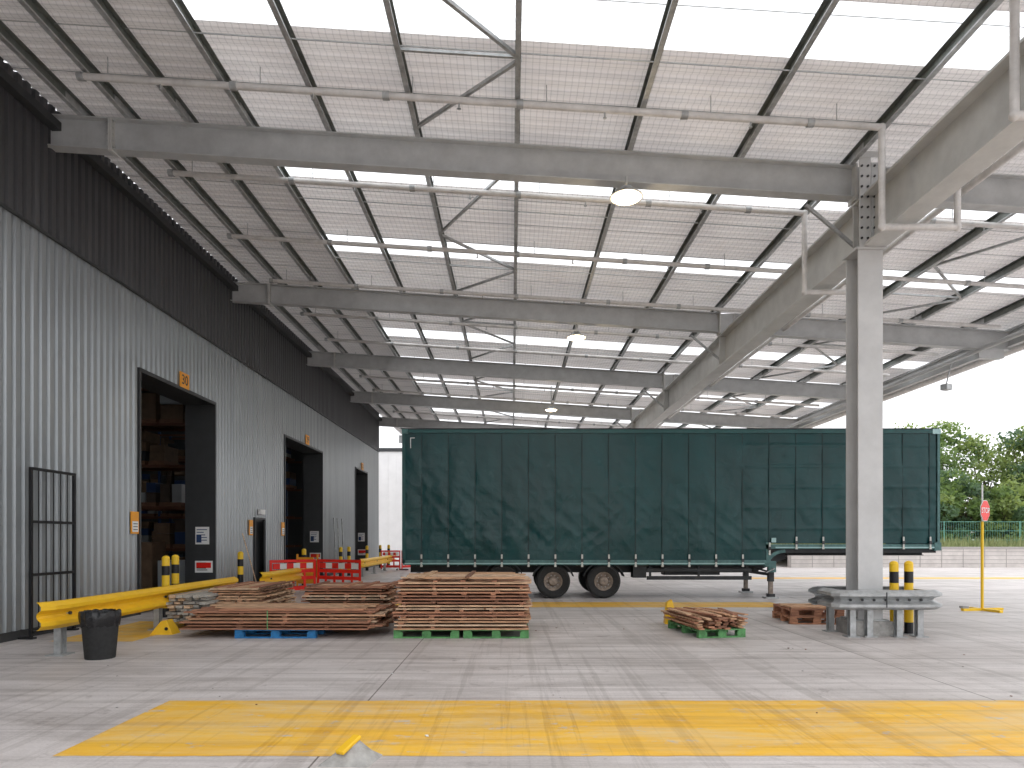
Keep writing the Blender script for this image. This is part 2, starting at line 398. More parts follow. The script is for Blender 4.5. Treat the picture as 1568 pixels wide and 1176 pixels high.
for (a,c,h) in doors:
    if h>3:
        b.box(-8.62,XL+.03,c,c+.06,0,h,'dark'); b.box(-8.62,XL+.03,a-.06,a,0,h,'dark'); b.box(-8.62,XL+.03,a-.06,c+.06,h,h+.08,'dark')
    else:
        b.box(XL-.1,XL+.04,a-.05,a,0,h,'dark'); b.box(XL-.1,XL+.04,c,c+.05,0,h,'dark'); b.box(XL-.1,XL+.04,a-.05,c+.05,h,h+.05,'dark')
        b.box(XL-.08,XL-.03,a,c,.0,h,'dark')
        b.box(XL+.04,XL+.12,a+.2,c-.2,h+.15,h+.3,'white')
b.obj('door_frames',wh)
b=MB()
b.box(XL+.05,XL+.45,21.56,21.60,.05,2.15,'dark',rz=-1.2,piv=(XL+.05,21.6,0)); b.obj('personnel_door',wh)
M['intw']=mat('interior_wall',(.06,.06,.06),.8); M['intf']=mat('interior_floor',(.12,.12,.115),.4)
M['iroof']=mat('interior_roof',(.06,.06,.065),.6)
b=MB()
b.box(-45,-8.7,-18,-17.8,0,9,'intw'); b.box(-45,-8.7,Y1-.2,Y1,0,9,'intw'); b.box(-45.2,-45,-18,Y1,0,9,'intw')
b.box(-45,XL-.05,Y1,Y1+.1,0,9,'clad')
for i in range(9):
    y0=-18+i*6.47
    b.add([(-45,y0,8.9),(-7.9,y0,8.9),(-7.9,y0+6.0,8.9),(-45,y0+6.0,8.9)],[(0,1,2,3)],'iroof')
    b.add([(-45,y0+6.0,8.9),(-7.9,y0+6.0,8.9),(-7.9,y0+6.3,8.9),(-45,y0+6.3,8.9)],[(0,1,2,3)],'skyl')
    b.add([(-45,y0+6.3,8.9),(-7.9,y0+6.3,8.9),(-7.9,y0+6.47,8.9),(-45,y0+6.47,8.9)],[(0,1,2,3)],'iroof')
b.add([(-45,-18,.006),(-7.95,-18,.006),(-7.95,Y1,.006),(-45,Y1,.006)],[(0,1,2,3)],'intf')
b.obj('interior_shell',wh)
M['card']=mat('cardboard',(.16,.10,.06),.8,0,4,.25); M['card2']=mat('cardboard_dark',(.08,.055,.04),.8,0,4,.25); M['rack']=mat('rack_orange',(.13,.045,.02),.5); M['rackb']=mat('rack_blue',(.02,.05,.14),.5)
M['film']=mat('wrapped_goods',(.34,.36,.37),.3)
def rack(x0,x1,y):
    b=MB(); x=x0
    while x<x1:
        for yy in(y,y+1.0): b.box(x-.05,x+.05,yy-.05,yy+.05,0,6.4,'rackb')
        x+=2.7
    for z in(1.3,2.6,3.9,5.2,6.3):
        for yy in(y-.06,y+.96): b.box(x0,x1,yy,yy+.05,z-.09,z,'rack')
    for z in(.0,1.3,2.6,3.9,5.2):
        x=x0+.1
        while x<x1-.7:
            w=R(.45,.8); h=R(.5,1.0)
            if random.random()<.86:
                b.box(x,x+w,y-.03,y+.95,z,z+.13,'w4'); 
                n=random.choice([1,2,2]); m2=random.choice([1,2,3])
                for q in range(n):
                    for r_ in range(m2):
                        b.box(x+.02+q*w/n,x+(q+1)*w/n-.02,y+R(-.02,.05),y+.9,z+.13+h*r_/m2*.98,z+.13+h*(r_+1)/m2*.95,random.choice(['card','card2','card','film','card2','dark','rackb']) )
            x+=w+.10
    b.obj('pallet_racking')
rack(-26,-9.6,21.3); rack(-24,-9.8,30.8)
b=MB()
for (x,y,w,h,k) in[(-9.7,18.6,.9,1.0,'film'),(-10.9,19,.9,1.5,'card'),(-9.0,19.6,.5,1.5,'red'),(-8.9,18.6,.3,.9,'green')]:
    b.box(x,x+w,y,y+.8,.0,.13,'w1'); b.box(x+.03,x+w-.03,y+.03,y+.77,.13,h,k)
b.obj('pallet_of_goods')

def sign_wall(y,z,w,h,k,label,tk,nm,ts=None):
    b=MB(); b.box(XL+.02,XL+.04,y-w/2,y+w/2,z-h/2,z+h/2,k); o=b.obj(nm)
    if label: text('lettering',label,(XL+.043,y,z),ts or h*.9,(math.pi/2,0,math.pi/2),tk,o)
sign_wall(16.3,5.37,.44,.36,'orange','30','black','dock_number_sign',.32)
sign_wall(26.1,5.37,.44,.36,'orange','29','black','dock_number_sign',.32)
sign_wall(35.7,5.37,.44,.36,'orange','28','black','dock_number_sign',.32)
for y in(14.15,20.45,23.3):
    b=MB(); b.box(XL+.02,XL+.04,y-.14,y+.14,1.70,2.16,'orange'); b.box(XL+.041,XL+.045,y-.11,y+.11,1.74,1.96,'white'); 
    for q in range(3): b.box(XL+.0455,XL+.048,y-.08,y+.08,1.78+q*.06,1.795+q*.06,'black')
    b.obj('warning_sign')
def sign_jamb(x,y,z,w,h,kind):
    b=MB(); b.box(x-w/2,x+w/2,y-.02,y-.005,z-h/2,z+h/2,'white')
    for q in range(5):
        b.box(x-w*.4,x+w*R(.1,.4),y-.024,y-.0205,z+h*.36-q*h*.15-.02,z+h*.36-q*h*.15,'rackb' if kind=='b' else 'black')
    if kind=='r': b.box(x-w*.42,x+w*.42,y-.0265,y-.0245,z-h*.1,z+h*.35,'red')
    else: b.box(x-w*.42,x-w*.05,y-.0265,y-.0245,z-h*.4,z+h*.05,'rackb')
    b.obj('safety_notice')
for (yy) in(18.0,28.2,37.0):
    sign_jamb(-8.16,yy,1.68,.36,.46,'b'); sign_jamb(-8.12,yy,.86,.46,.31,'r')

b=MB(); x=-7.66
for (a,c) in[((10.87,0),(10.87,2.74)),((11.94,0),(11.94,2.74)),((10.87,2.72),(11.94,2.72)),((10.87,1.87),(11.94,1.87)),((10.87,1.02),(11.94,1.02)),((10.87,.1),(11.94,.1))]:
    b.obox((x,a[0],a[1]),(x,c[0],c[1]),.045,.045,'black',up=(1,0,0))
for q in range(1,6): b.obox((x,10.87+q*.178,.1),(x,10.87+q*.178,2.72),.012,.012,'black',up=(1,0,0))
b.box(-7.9,-7.6,10.82,10.92,0,.03,'black'); b.box(-7.9,-7.6,11.89,11.99,0,.03,'black')
b.obj('steel_mesh_gate')

# ------------------------------------------------------------------ crash barriers
WP=[(-.0,-.16),(.035,-.15),(.085,-.11),(.085,-.07),(.01,-.03),(-.005,0),(.01,.03),(.085,.07),(.085,.11),(.035,.15),(0,.16)]
def armco(x,y0,y1,z,k='yellow'):
    b=MB()
    prof=[(l,z+h*1.15) for l,h in WP]
    path=[(x,y1),(x,y0+.4),(x-.03,y0+.18),(x-.10,y0)]
    b.sweep([( -l,h) for l,h in prof],path,k)
    yy=y0+.5
    while yy<y1:
        b.ibeam((x-.12,yy,0),(x-.12,yy,z+.1),.13,.09,'galv',tf=.008,tw=.006,up=(0,1,0)); b.box(x-.055,x-.0,yy-.05,yy+.05,z-.08,z+.08,'galv')
        b.box(x-.24,x+.0,yy-.13,yy+.13,0,.015,'galv')
        b.cyl((x+.0,yy,z),(x+.03,yy,z),.02,'dark',8); yy+=2.6
    return b.obj('crash_barrier',solid=.006)
armco(-6.1,8.9,15.0,.58); armco(-6.15,16.9,20.0,.58); armco(-6.2,28.2,36,.58)

def bollard(x,y,h=1.25,r=.075,lean=0):
    b=MB(); hs=[0,.2,.42,.64,.86,1.05,h-.04]
    P=lambda z:(x+lean*z,y,z)
    for i in range(6): b.cyl(P(hs[i]),P(hs[i+1]),r,'yellow2' if i%2==1 else 'black',16,cap=False)
    b.lathe(P(h-.04),[(r,0),(r*.8,.03),(r*.4,.045),(0.001,.05)],'yellow2',16)
    b.cyl((x,y,0),(x,y,.012),r*1.8,'galv',16)
    b.obj('safety_bollard',smooth=True)
for p in[(-7.0,13.8),(-7.2,14.6),(-7.28,18.3),(-7.1,23.3),(-7.1,28.3),(-7.0,29.3),(-7.2,33.9),(-7.2,37.3),(-6.9,38.2)]: bollard(*p)
bollard(6.40,11.42,1.22,.07,-.01); bollard(6.66,11.46,1.22,.07,.0)

def guard():
    b=MB()
    def rail(path,z=.61,k='galv'):
        b.sweep([(l*1.35,z+h*.98) for l,h in WP],path,k)
    x0,x1,y0,y1=5.40,6.72,11.02,11.92
    rail([(x0-.15,y0+.10),(x0-.08,y0+.02),(x0,y0),(x1,y0),(x1+.08,y0+.02),(x1+.15,y0+.10)])
    rail([(x1+.15,y1-.10),(x1+.08,y1-.02),(x1,y1),(x0,y1),(x0-.08,y1-.02),(x0-.15,y1-.10)])
    rail([(x1+.02,y0+.14),(x1+.02,y1-.14)],.60); rail([(x0-.02,y1-.14),(x0-.02,y0+.14)],.60)
    for (x,y) in[(x0+.14,y0+.12),(x0+.42,y0+.12),(x1-.42,y0+.12),(x1-.08,y0+.12),(x0+.1,y1-.12),(x1-.1,y1-.12)]:
        b.ibeam((x,y,0),(x,y,.74),.1,.09,'galv',tf=.008,tw=.006,up=(0,1,0)); b.box(x-.1,x+.1,y-.1,y+.1,0,.012,'galv')
    for i in range(7): 
        xx=x0+.06+i*.19; b.cyl((xx,y0-.02,.61),(xx,y0+.01,.61),.018,'dark',8)
    b.box(5.98,5.99,y0-.123,y0-.117,.50,.74,'dark')
    b.obj('column_crash_guard',solid=.008)
guard()

# ------------------------------------------------------------------ bin
b=MB(); c=(-5.52,9.15,0)
b.lathe(c,[(0.001,0.002),(.18,0),(.185,.03),(.225,.52),(.225,.53)],'rubber',28)
n=56;vs=[];fs=[]
rows=[(.228,.44),(.24,.5),(.245,.56),(.24,.62),(.225,.635),(.205,.62),(.19,.45),(.18,.2),(0.01,.15)]
for j,(r,h) in enumerate(rows):
    for i in range(n):
        q=2*math.pi*i/n; w=noise.noise(Vector((math.cos(q)*4,math.sin(q)*4,h*6)))*.022+ .006*math.sin(q*17)
        hh=h+(R(-.03,.02) if j==0 else w*.5)
        vs.append((c[0]+(r+w)*math.cos(q),c[1]+(r+w)*math.sin(q),hh))
for j in range(len(rows)-1):
    for i in range(n): fs.append((j*n+i,j*n+(i+1)%n,(j+1)*n+(i+1)%n,(j+1)*n+i))
b.add(vs,fs,'bag'); b.obj('litter_bin',smooth=True)

# ------------------------------------------------------------------ wood stacks
def pallet(b,x0,x1,y0,y1,z0,k,T=None,axis='x'):
    for i in range(3):
        yy=y0+(y1-y0-.1)*i/2
        b.box(x0,x1,yy,yy+.1,z0,z0+.022,k,T=T)
        for j in range(3):
            xx=x0+(x1-x0-.14)*j/2; b.box(xx,xx+.14,yy+.002,yy+.098,z0+.022,z0+.1,k,T=T)
    for j in range(3):
        xx=x0+(x1-x0-.12)*j/2; b.box(xx,xx+.12,y0,y1,z0+.1,z0+.12,k,T=T)
    n=max(3,int((y1-y0)/.16))
    for i in range(n):
        yy=y0+(y1-y0-.1)*i/(n-1); b.box(x0,x1,yy,yy+.1,z0+.12,z0+.14,k,T=T)
def stack(b,x0,x1,y0,y1,z0,z1,pitch=.036,th=.024,jit=.03,ks=None,T=None,battens=True,sag=0,wob=.5):
    ks=ks or ['w0','w1','w2','w3','w0','w1','w2','w5']
    z=z0; Lx=x1-x0
    while z<z1:
        xo=R(-jit,jit); yo=R(-jit,jit)*.6; base=random.choice(ks); rzl=R(-.012,.012)*wob
        yy=y0
        while yy<y1-.05:
            w=R(.09,.14); w=min(w,y1-yy)
            k=base if random.random()<.6 else random.choice(ks)
            a=x0+xo+R(-jit,jit)*.5; c=x1+xo+R(-jit,jit)*.5; tt=th*R(.75,1.1); dz=R(-.003,.003)
            if random.random()<.12:
                m_=R(.3,.7); b.box(a,a+(c-a)*m_-.02,yy+yo,yy+yo+w-.008,z+dz,z+dz+tt,k,rz=rzl,piv=((x0+x1)/2,(y0+y1)/2,0),T=T); a=a+(c-a)*m_+.01
            b.box(a,c,yy+yo,yy+yo+w-.008,z+dz,z+dz+tt,k,rz=rzl,piv=((x0+x1)/2,(y0+y1)/2,0),T=T)
            yy+=w
        if battens:
            for q in(.03,.27,.5,.73,.95):
                if random.random()<.6:
                    xx=x0+Lx*q+R(-.05,.05)
                    b.box(xx,xx+R(.05,.09),y0+yo+.01+R(0,.04),y1+yo,z+th,z+pitch-.001,random.choice(['w4','w2','w0']),T=T)
        z+=pitch*R(.92,1.08)
b=MB(); 
xa=-1.9
for q in range(2): pallet(b,xa+q*1.12,xa+q*1.12+1.05,10.95,12.9,0,'green')
stack(b,-1.86,.26,10.93,12.85,.145,.90,pitch=.052,th=.024,jit=.05)
for i in range(9):
    b.box(-1.85+R(0,.3),.2+R(-.3,.05),10.95+i*.21,10.95+i*.21+R(.1,.19),.945+R(0,.01),.965+R(0,.02),random.choice(['w1','w3','w5']),rz=R(-.03,.03))
b.box(-.75,-.68,10.9,12.88,.975,.995,'w4'); b.box(-1.5,-1.4,10.9,12.88,.975,.995,'w3')
b.obj('stack_of_timber_boards')
b=MB(); pallet(b,-4.45,-3.15,10.95,12.0,0,'blue')
stack(b,-5.22,-2.15,10.95,12.1,.145,.42,pitch=.048,th=.024,jit=.12,wob=2.5)
for i in range(6):
    yy=10.97+i*.18; b.box(-5.1+R(-.1,.4),-2.3+R(-.9,.15),yy,yy+.13,.44,.465,random.choice(['w1','w3','w0']),rz=R(-.04,.04))
b.cyl((-3.9,10.88,.15),(-3.9,10.88,.46),.008,'green',6); 
b.obj('stack_of_timber_boards')
b=MB(); pallet(b,-3.75,-2.25,12.4,13.6,0,'w2'); stack(b,-3.8,-2.3,12.35,13.7,.145,.72,pitch=.05,th=.022,jit=.08,wob=4); b.obj('stack_of_timber_boards')
b=MB(); pallet(b,-6.0,-4.6,12.5,13.7,0,'w4')
stack(b,-5.45,-4.55,12.4,14.2,.145,.72,pitch=.048,th=.028,jit=.07,wob=5,ks=['w1','w3','w5'])
for l in range(8):
    for i in range(6):
        xx=-6.1+i*.12+R(-.01,.01)+(.04*(l%2)); z=.145+l*.06
        b.box(xx,xx+.105,12.0+R(-.15,.1),14+R(-.3,.2),z,z+.045,random.choice(['wg0','wg1','wg0','w5']),rz=R(-.03,.03))
b.obj('stack_of_timber_boards')
b=MB()
TT=Matrix.Translation((3.0,10.95,0))@Matrix.Rotation(math.radians(9),4,'Z')
pallet(b,0,.8,0,1.3,0,'green',T=TT)
for l in range(6):
    for i in range(6):
        xx=-.02+i*.14+R(-.03,.03); z=.145+l*.031
        y0_=R(-.12,.02); 
        b.box(xx,xx+R(.07,.1),y0_,1.35+R(-.3,.2),z,z+.022,random.choice(['w0','w1','w2','w4','w3']),rz=R(-.07,.07),T=TT)
for i in range(10):
    xx=R(-.12,.75); z=.145+6*.031+i*.003
    b.box(xx,xx+.08,R(-.05,.2),1.0+R(0,.5),z,z+.02,random.choice(['w3','w1','w2']),rz=R(-.25,.25),T=TT)
b.obj('pallet_of_broken_boards')
b=MB(); b.add([(2.86,12.75,0),(3.12,12.75,0),(3.06,13.0,0),(2.88,13.0,0),(2.90,12.78,.40),(3.0,12.78,.46),(3.0,12.92,.46),(2.90,12.92,.40)],[(0,1,5,4),(1,2,6,5),(2,3,7,6),(3,0,4,7),(4,5,6,7)],'yellow'); b.obj('yellow_floor_stop',bevel=.015)
b=MB(); T=Matrix.Translation((5.2,12.75,0))@Matrix.Rotation(math.radians(-4),4,'Z')
for q in range(2): pallet(b,q*.02,.98,0,1.1,q*.145,'w0' if q==0 else 'w2',T=T)
b.box(.05,.9,.1,.5,.29,.31,'w1',T=T); b.box(.0,.7,.55,.68,.29,.33,'w3',T=T)
b.obj('wooden_pallet')
b=MB(); x,y=-5.85,11.5
b.add([(x-.18,y-.15,0),(x+.2,y-.15,0),(x+.2,y+.15,0),(x-.18,y+.15,0),(x-.02,y-.1,.22),(x+.08,y-.1,.24),(x+.08,y+.1,.24),(x-.02,y+.1,.22)],[(0,1,5,4),(1,2,6,5),(2,3,7,6),(3,0,4,7),(4,5,6,7)],'yellow')
b.cyl((x+.1,y-.16,.1),(x+.1,y-.14,.1),.03,'black',10)
b.obj('wheel_chock',bevel=.015)
b=MB(); x,y=-1.17,4.93
b.add([(x-.2,y-.14,0),(x+.16,y-.16,0),(x+.22,y+.12,0),(x-.12,y+.16,0),(x-.1,y-.08,.07),(x+.13,y-.1,.05),(x+.15,y+.05,.06),(x-.02,y+.1,.08),(x+.0,y+.0,.135),(x+.04,y+.07,.14)],
 [(0,1,5,4),(1,2,6,5),(2,3,7,6),(3,0,4,7),(4,5,8),(5,6,9,8),(6,7,9),(7,4,8,9)],'conc')
b.obox((x-.05,y-.11,.085),(x+.04,y+.07,.155),.07,.03,'yellow')
b.obj('broken_concrete_block',bevel=.008)

def redbarrier(x0,y0,x1,y1,name='plastic_road_barrier'):
    b=MB(); d=Vector((x1-x0,y1-y0,0)); Ln=d.length; rz=math.atan2(d.y,d.x)
    T=Matrix.Translation((x0,y0,0))@Matrix.Rotation(rz,4,'Z')
    def bx(a,c,z0,z1,k='red',t=.035): b.box(a,c,-t/2,t/2,z0,z1,k,T=T)
    bx(0,.07,.05,1.0); bx(Ln-.07,Ln,.05,1.0); bx(.07,Ln-.07,.92,1.0); bx(.07,Ln-.07,.12,.24); bx(.07,Ln-.07,.62,.72); bx(.07,Ln-.07,.42,.52)
    n=max(2,int(Ln/.3))
    for i in range(1,n): xx=Ln*i/n; bx(xx-.035,xx+.035,.24,.42); bx(xx-.03,xx+.03,.52,.62)
    m_=6; 
    for i in range(m_): bx(.1+(Ln-.2)*i/m_,.1+(Ln-.2)*(i+1)/m_,.74,.90,'white' if i%2 else 'red',.04)
    for xx in(.15,Ln-.2): b.box(xx,xx+.06,-.28,.28,0,.06,'black',T=T)
    b.obj(name,bevel=.006)
redbarrier(-6.75,19.0,-5.75,20.0); redbarrier(-5.7,20.0,-4.25,19.2); redbarrier(-6.7,34.8,-5.7,34.9); redbarrier(-5.6,34.6,-4.8,36)
b=MB()
b.box(-6.9,-6.4,22.0,22.04,.15,1.0,'orange'); b.box(-6.3,-6.25,22,22.05,0,1.1,'orange'); b.box(-6.95,-6.9,22,22.05,0,1.1,'orange'); b.obj('plastic_gate_barrier')
b=MB(); b.cyl((-7.1,19.2,.05),(-7.7,19.5,1.75),.016,'w5',6); b.box(-7.25,-6.95,19.1,19.2,0,.1,'black'); b.obj('broom')
b=MB()
for (a) in(29.6,30.2,31.0): b.cyl((-7.6,a,0),(-7.75,a+.1,2.5),.03,'galv',8)
b.obj('steel_scaffold_poles')

s0=(10.47,15.2)
e=empty('stop_sign',(s0[0],s0[1],0))
b=MB(); b.cyl((*s0,0.03),(*s0,1.98),.03,'yellow2',12); b.cyl((*s0,1.98),(*s0,2.8),.018,'white',10)
for r_ in(0,math.pi/2): 
    b.box(s0[0]-.5,s0[0]+.5,s0[1]-.04,s0[1]+.04,0,.05 if r_ else .055,'yellow2',rz=r_+.15)
b.box(s0[0]-.5,s0[0]-.36,s0[1]-.1,s0[1]+.02,.056,.1,'conc',rz=.0)
b.obj('post',e,smooth=False)
b=MB(); ang=math.radians(35)
def octo(r,y,k):
    T=Matrix.Translation((s0[0],s0[1],2.22))@Matrix.Rotation(ang,4,'Z')
    vs=[T@Vector((r*math.cos(math.pi/8+i*math.pi/4),y,r*math.sin(math.pi/8+i*math.pi/4))) for i in range(8)]
    vs2=[T@Vector((r*math.cos(math.pi/8+i*math.pi/4),y+.012,r*math.sin(math.pi/8+i*math.pi/4))) for i in range(8)]
    b.add(vs+vs2,[tuple(range(8)),tuple(range(15,7,-1))]+[(i,(i+1)%8,(i+1)%8+8,i+8) for i in range(8)],k)
octo(.25,-.06,'white'); octo(.235,-.065,'red'); b.obj('sign_plate',e)
Rm=Matrix.Rotation(ang,3,'Z'); p=Rm@Vector((0,-.069,0))
text('lettering','STOP',(s0[0]+p.x,s0[1]+p.y,2.22),.17,(math.pi/2,0,ang),'white',e)

# ------------------------------------------------------------------ trailer
tr=empty('curtain_side_trailer',(4.2,19.3,0))
X0,X1,YN,YF=-2.9,11.32,18.15,20.65
def curtmat():
    m,nt,b=newmat('green_pvc_curtain'); L=nt.links.new; N=nt.nodes.new
    tc=N('ShaderNodeTexCoord'); mp=N('ShaderNodeMapping'); mp.inputs['Scale'].default_value=(1,1,.35); L(tc.outputs['Object'],mp.inputs[0])
    n=N('ShaderNodeTexNoise'); n.inputs['Scale'].default_value=1.5; n.inputs['Detail'].default_value=8; L(mp.outputs[0],n.inputs['Vector'])
    r=N('ShaderNodeValToRGB'); r.color_ramp.elements[0].position=.3; r.color_ramp.elements[0].color=(.0004,.036,.037,1); r.color_ramp.elements[1].position=.75; r.color_ramp.elements[1].color=(.0008,.054,.056,1)
    L(n.outputs['Fac'],r.inputs[0])
    n2=N('ShaderNodeTexNoise'); n2.inputs['Scale'].default_value=4.5; n2.inputs['Detail'].default_value=10; L(tc.outputs['Object'],n2.inputs['Vector'])
    r2=N('ShaderNodeValToRGB'); r2.color_ramp.elements[0].position=.64; r2.color_ramp.elements[0].color=(0,0,0,1); r2.color_ramp.elements[1].position=.85; r2.color_ramp.elements[1].color=(.35,.35,.35,1); L(n2.outputs['Fac'],r2.inputs[0])
    x=N('ShaderNodeMix'); x.data_type='RGBA'; L(r2.outputs[0],x.inputs[0]); L(r.outputs[0],x.inputs[6]); x.inputs[7].default_value=(.04,.12,.12,1)
    L(x.outputs[2],b.inputs['Base Color']); b.inputs['Roughness'].default_value=.30; b.inputs['Specular IOR Level'].default_value=.36
    n3=N('ShaderNodeTexNoise'); n3.inputs['Scale'].default_value=4; n3.inputs['Detail'].default_value=3; n3.inputs['Distortion'].default_value=1.2; L(tc.outputs['Object'],n3.inputs['Vector'])
    bp=N('ShaderNodeBump'); bp.inputs['Strength'].default_value=.22; bp.inputs['Distance'].default_value=.03; L(n3.outputs['Fac'],bp.inputs['Height']); L(bp.outputs[0],b.inputs['Normal'])
    return m
M['curt']=curtmat()
M['trim']=mat('trailer_green_trim',(.004,.065,.063),.4,0,4,.2); M['trimg']=mat('trailer_grey_green_rail',(.07,.16,.155),.5,.1,8,.3)
M['tarpedge']=mat('trailer_pale_trim',(.36,.54,.54),.45)
M['strap']=mat('curtain_strap',(.003,.022,.022),.6); M['buck']=mat('buckle_metal',(.50,.50,.46),.4,.4)
M['chas']=mat('chassis_black',(.022,.024,.026),.6,.1,5,.4); M['rim']=mat('wheel_rim',(.26,.21,.17),.6,.2,10,.5)
def zbot(x): return 1.0 if x<6.75 else (1.0+.47*min(1,(x-6.75)/.12))
b=MB(); NX,NZ=560,80; vs=[]
for i in range(NX+1):
    x=X0+.06+(X1-X0-.12)*i/NX
    for j in range(NZ+1):
        t=j/NZ; z=zbot(x)+(4.40-zbot(x))*t
        per=.71; ph=((x-X0-.5)%per)/per
        idx=math.floor((x-X0-.5)/per)
        amp=.010+.018*abs(noise.noise(Vector((idx*1.7,z*.5,3))))
        pill=amp*(math.sin(math.pi*ph)**.6)*min(1,6*t,6*(1-t))
        w=noise.noise(Vector((x*1.4,z*1.1,2.)))*.018+noise.noise(Vector((x*3.2+z*1.6,z*2.2-x*.6,5.)))*.011+noise.noise(Vector((x*.9,z*.35,11)))*.03
        w+=abs(noise.noise(Vector((x*3.1-z*2.0,z*1.4+x,9.))))*-.030*(1-t)**1.3
        w+=abs(noise.noise(Vector((x*2.4+z*2.4,z*.9-x*.5,19.))))*-.020*(1-.7*t)
        k=min(1,5*t)*min(1,5*(1-t)) if t<1 else 0
        lx=(1.4 if x>6.2 else .35)
        q=((z-1.6)%.55)/.55
        band=.007*math.exp(-((q-.5)*.55/.035)**2)*lx
        vs.append((x,YN-(pill+max(-.02,w)*k)-band-.004,z))
fs=[]
for i in range(NX):
    for j in range(NZ):
        a=i*(NZ+1)+j; fs.append((a,a+NZ+1,a+NZ+2,a+1))
b.add(vs,fs,'curt'); 
b.obj('curtain',tr,smooth=True)
b=MB()
b.box(X0,X1,YN+.08,YF,1.22,1.40,'chas'); 
b.box(X0,6.7,YN+.08,YF-.05,.98,1.2,'chas')
b.box(X0,X1,YN-.035,YN+.06,4.40,4.50,'trim'); b.box(X0,X1,YF-.06,YF,4.40,4.50,'trim')
b.box(X0-.01,X1+.01,YN-.04,YF,4.505,4.53,'chas')
b.box(X0+.02,X1,YF-.03,YF-.005,1.45,4.40,'strap')
b.box(X0-.02,X0+.06,YN-.03,YN+.1,.95,4.5,'trim'); b.box(X0-.02,X0+.02,YN+.1,YF,1.0,4.5,'trim')
b.box(X1-.02,X1+.05,YN-.02,YF,1.40,4.48,'trimg'); b.box(X1-.16,X1+.055,YN-.045,YN+.12,4.38,4.51,'tarpedge'); b.box(X0-.025,X0+.14,YN-.045,YN+.1,4.38,4.51,'trimg')
for j in range(7): b.box(X0-.03,X0+.0,YN+.3,YF-.3,1.4+j*.42,1.42+j*.42,'dark')
b.box(X0,6.75,YN-.03,YN+.07,.90,1.03,'trimg'); b.box(X0+.05,6.7,YN-.034,YN-.031,.93,.95,'tarpedge')
b.box(6.75,X1,YN-.02,YN+.07,1.33,1.45,'trimg'); b.box(7.0,X1,YN-.026,YN-.021,1.35,1.38,'tarpedge')
b.box(6.75,6.87,YN-.02,YN+.07,.95,1.5,'trimg')
b.box(6.88,7.0,YN-.06,YN-.045,1.50,1.62,'tarpedge')
b.box(X0+.2,X0+.22,YN-.05,YN-.03,4.0,4.28,'white'); b.box(X0+.2,X0+.32,YN-.05,YN-.03,4.26,4.28,'white')
b.box(X1-.1,X1+.08,YN-.03,YN+.3,1.28,1.5,'trimg')
b.obj('body',tr,bevel=.006)
b=MB()
x=X0+.5; k=0
while x<X1-.2:
    zb=zbot(x)
    b.box(x-.022,x+.022,YN-.065,YN-.056,zb-.10,zb+.18,'buck'); b.box(x-.035,x+.035,YN-.075,YN-.06,zb-.02,zb+.07,'dark'); b.box(x-.028,x+.028,YN-.07,YN-.036,zb-.15,zb-.10,'buck')
    x+=.71
b.obj('curtain_buckles',tr)
b=MB(); x=X0+.5
while x<X1-.2:
    b.box(x-.009,x+.009,YN-.018,YN-.004,zbot(x),4.4,'strap'); x+=.71
b.obj('curtain_straps',tr)
b=MB()
for yy in(18.85,19.95): 
    b.ibeam((X0+.1,yy,.85),(6.8,yy,.85),.36,.14,'chas'); b.ibeam((7.3,yy,1.24),(X1,yy,1.24),.2,.14,'chas'); b.obox((6.6,yy,.8),(7.5,yy,1.2),.1,.3,'chas')
for x in [X0+.3+i*1.1 for i in range(9)]: b.box(x-.04,x+.04,YN+.1,YF-.1,.86,.97,'chas')
b.box(3.6,6.4,YN+.08,YN+.12,.50,.60,'chas'); b.box(3.6,6.4,YN+.08,YN+.12,.72,.80,'chas')
for x in(3.7,5.0,6.3): b.box(x-.03,x+.03,YN+.125,YN+.16,.5,.98,'chas')
b.box(4.1,5.6,18.4,18.8,.62,.95,'chas'); b.box(3.25,3.6,18.3,18.7,.55,.95,'chas')
b.box(X0+.05,X0+.15,YN+.1,YF-.1,.45,.58,'chas')
prev=None
for i in range(7):
    a=math.pi/2*i/6; p=(6.78+.5*(1-math.cos(a)),YN+.1,.85+.42*math.sin(a))
    if prev: b.obox(prev,p,.14,.09,'trimg')
    prev=p
b.obj('chassis',tr)
b=MB()
for x,yy in((6.95,18.35),(6.95,20.3)):
    b.box(x-.07,x+.07,yy-.07,yy+.07,.45,1.3,'chas'); b.box(x-.05,x+.05,yy-.05,yy+.05,.12,.45,'rim'); b.box(x-.17,x+.17,yy-.15,yy+.15,.0,.04,'galv'); b.box(x-.09,x+.09,yy-.09,yy+.09,.04,.12,'chas')
b.box(6.91,6.99,18.42,20.23,.6,.68,'chas'); b.obox((6.95,18.5,.7),(6.2,18.7,.95),.05,.05,'chas')
b.box(6.85,7.05,18.22,18.28,.7,1.0,'trimg'); b.cyl((6.95,18.28,.8),(6.95,18.1,.8),.02,'galv',6); b.cyl((6.95,18.1,.8),(6.75,18.1,.7),.015,'galv',6)
b.obj('landing_legs',tr)
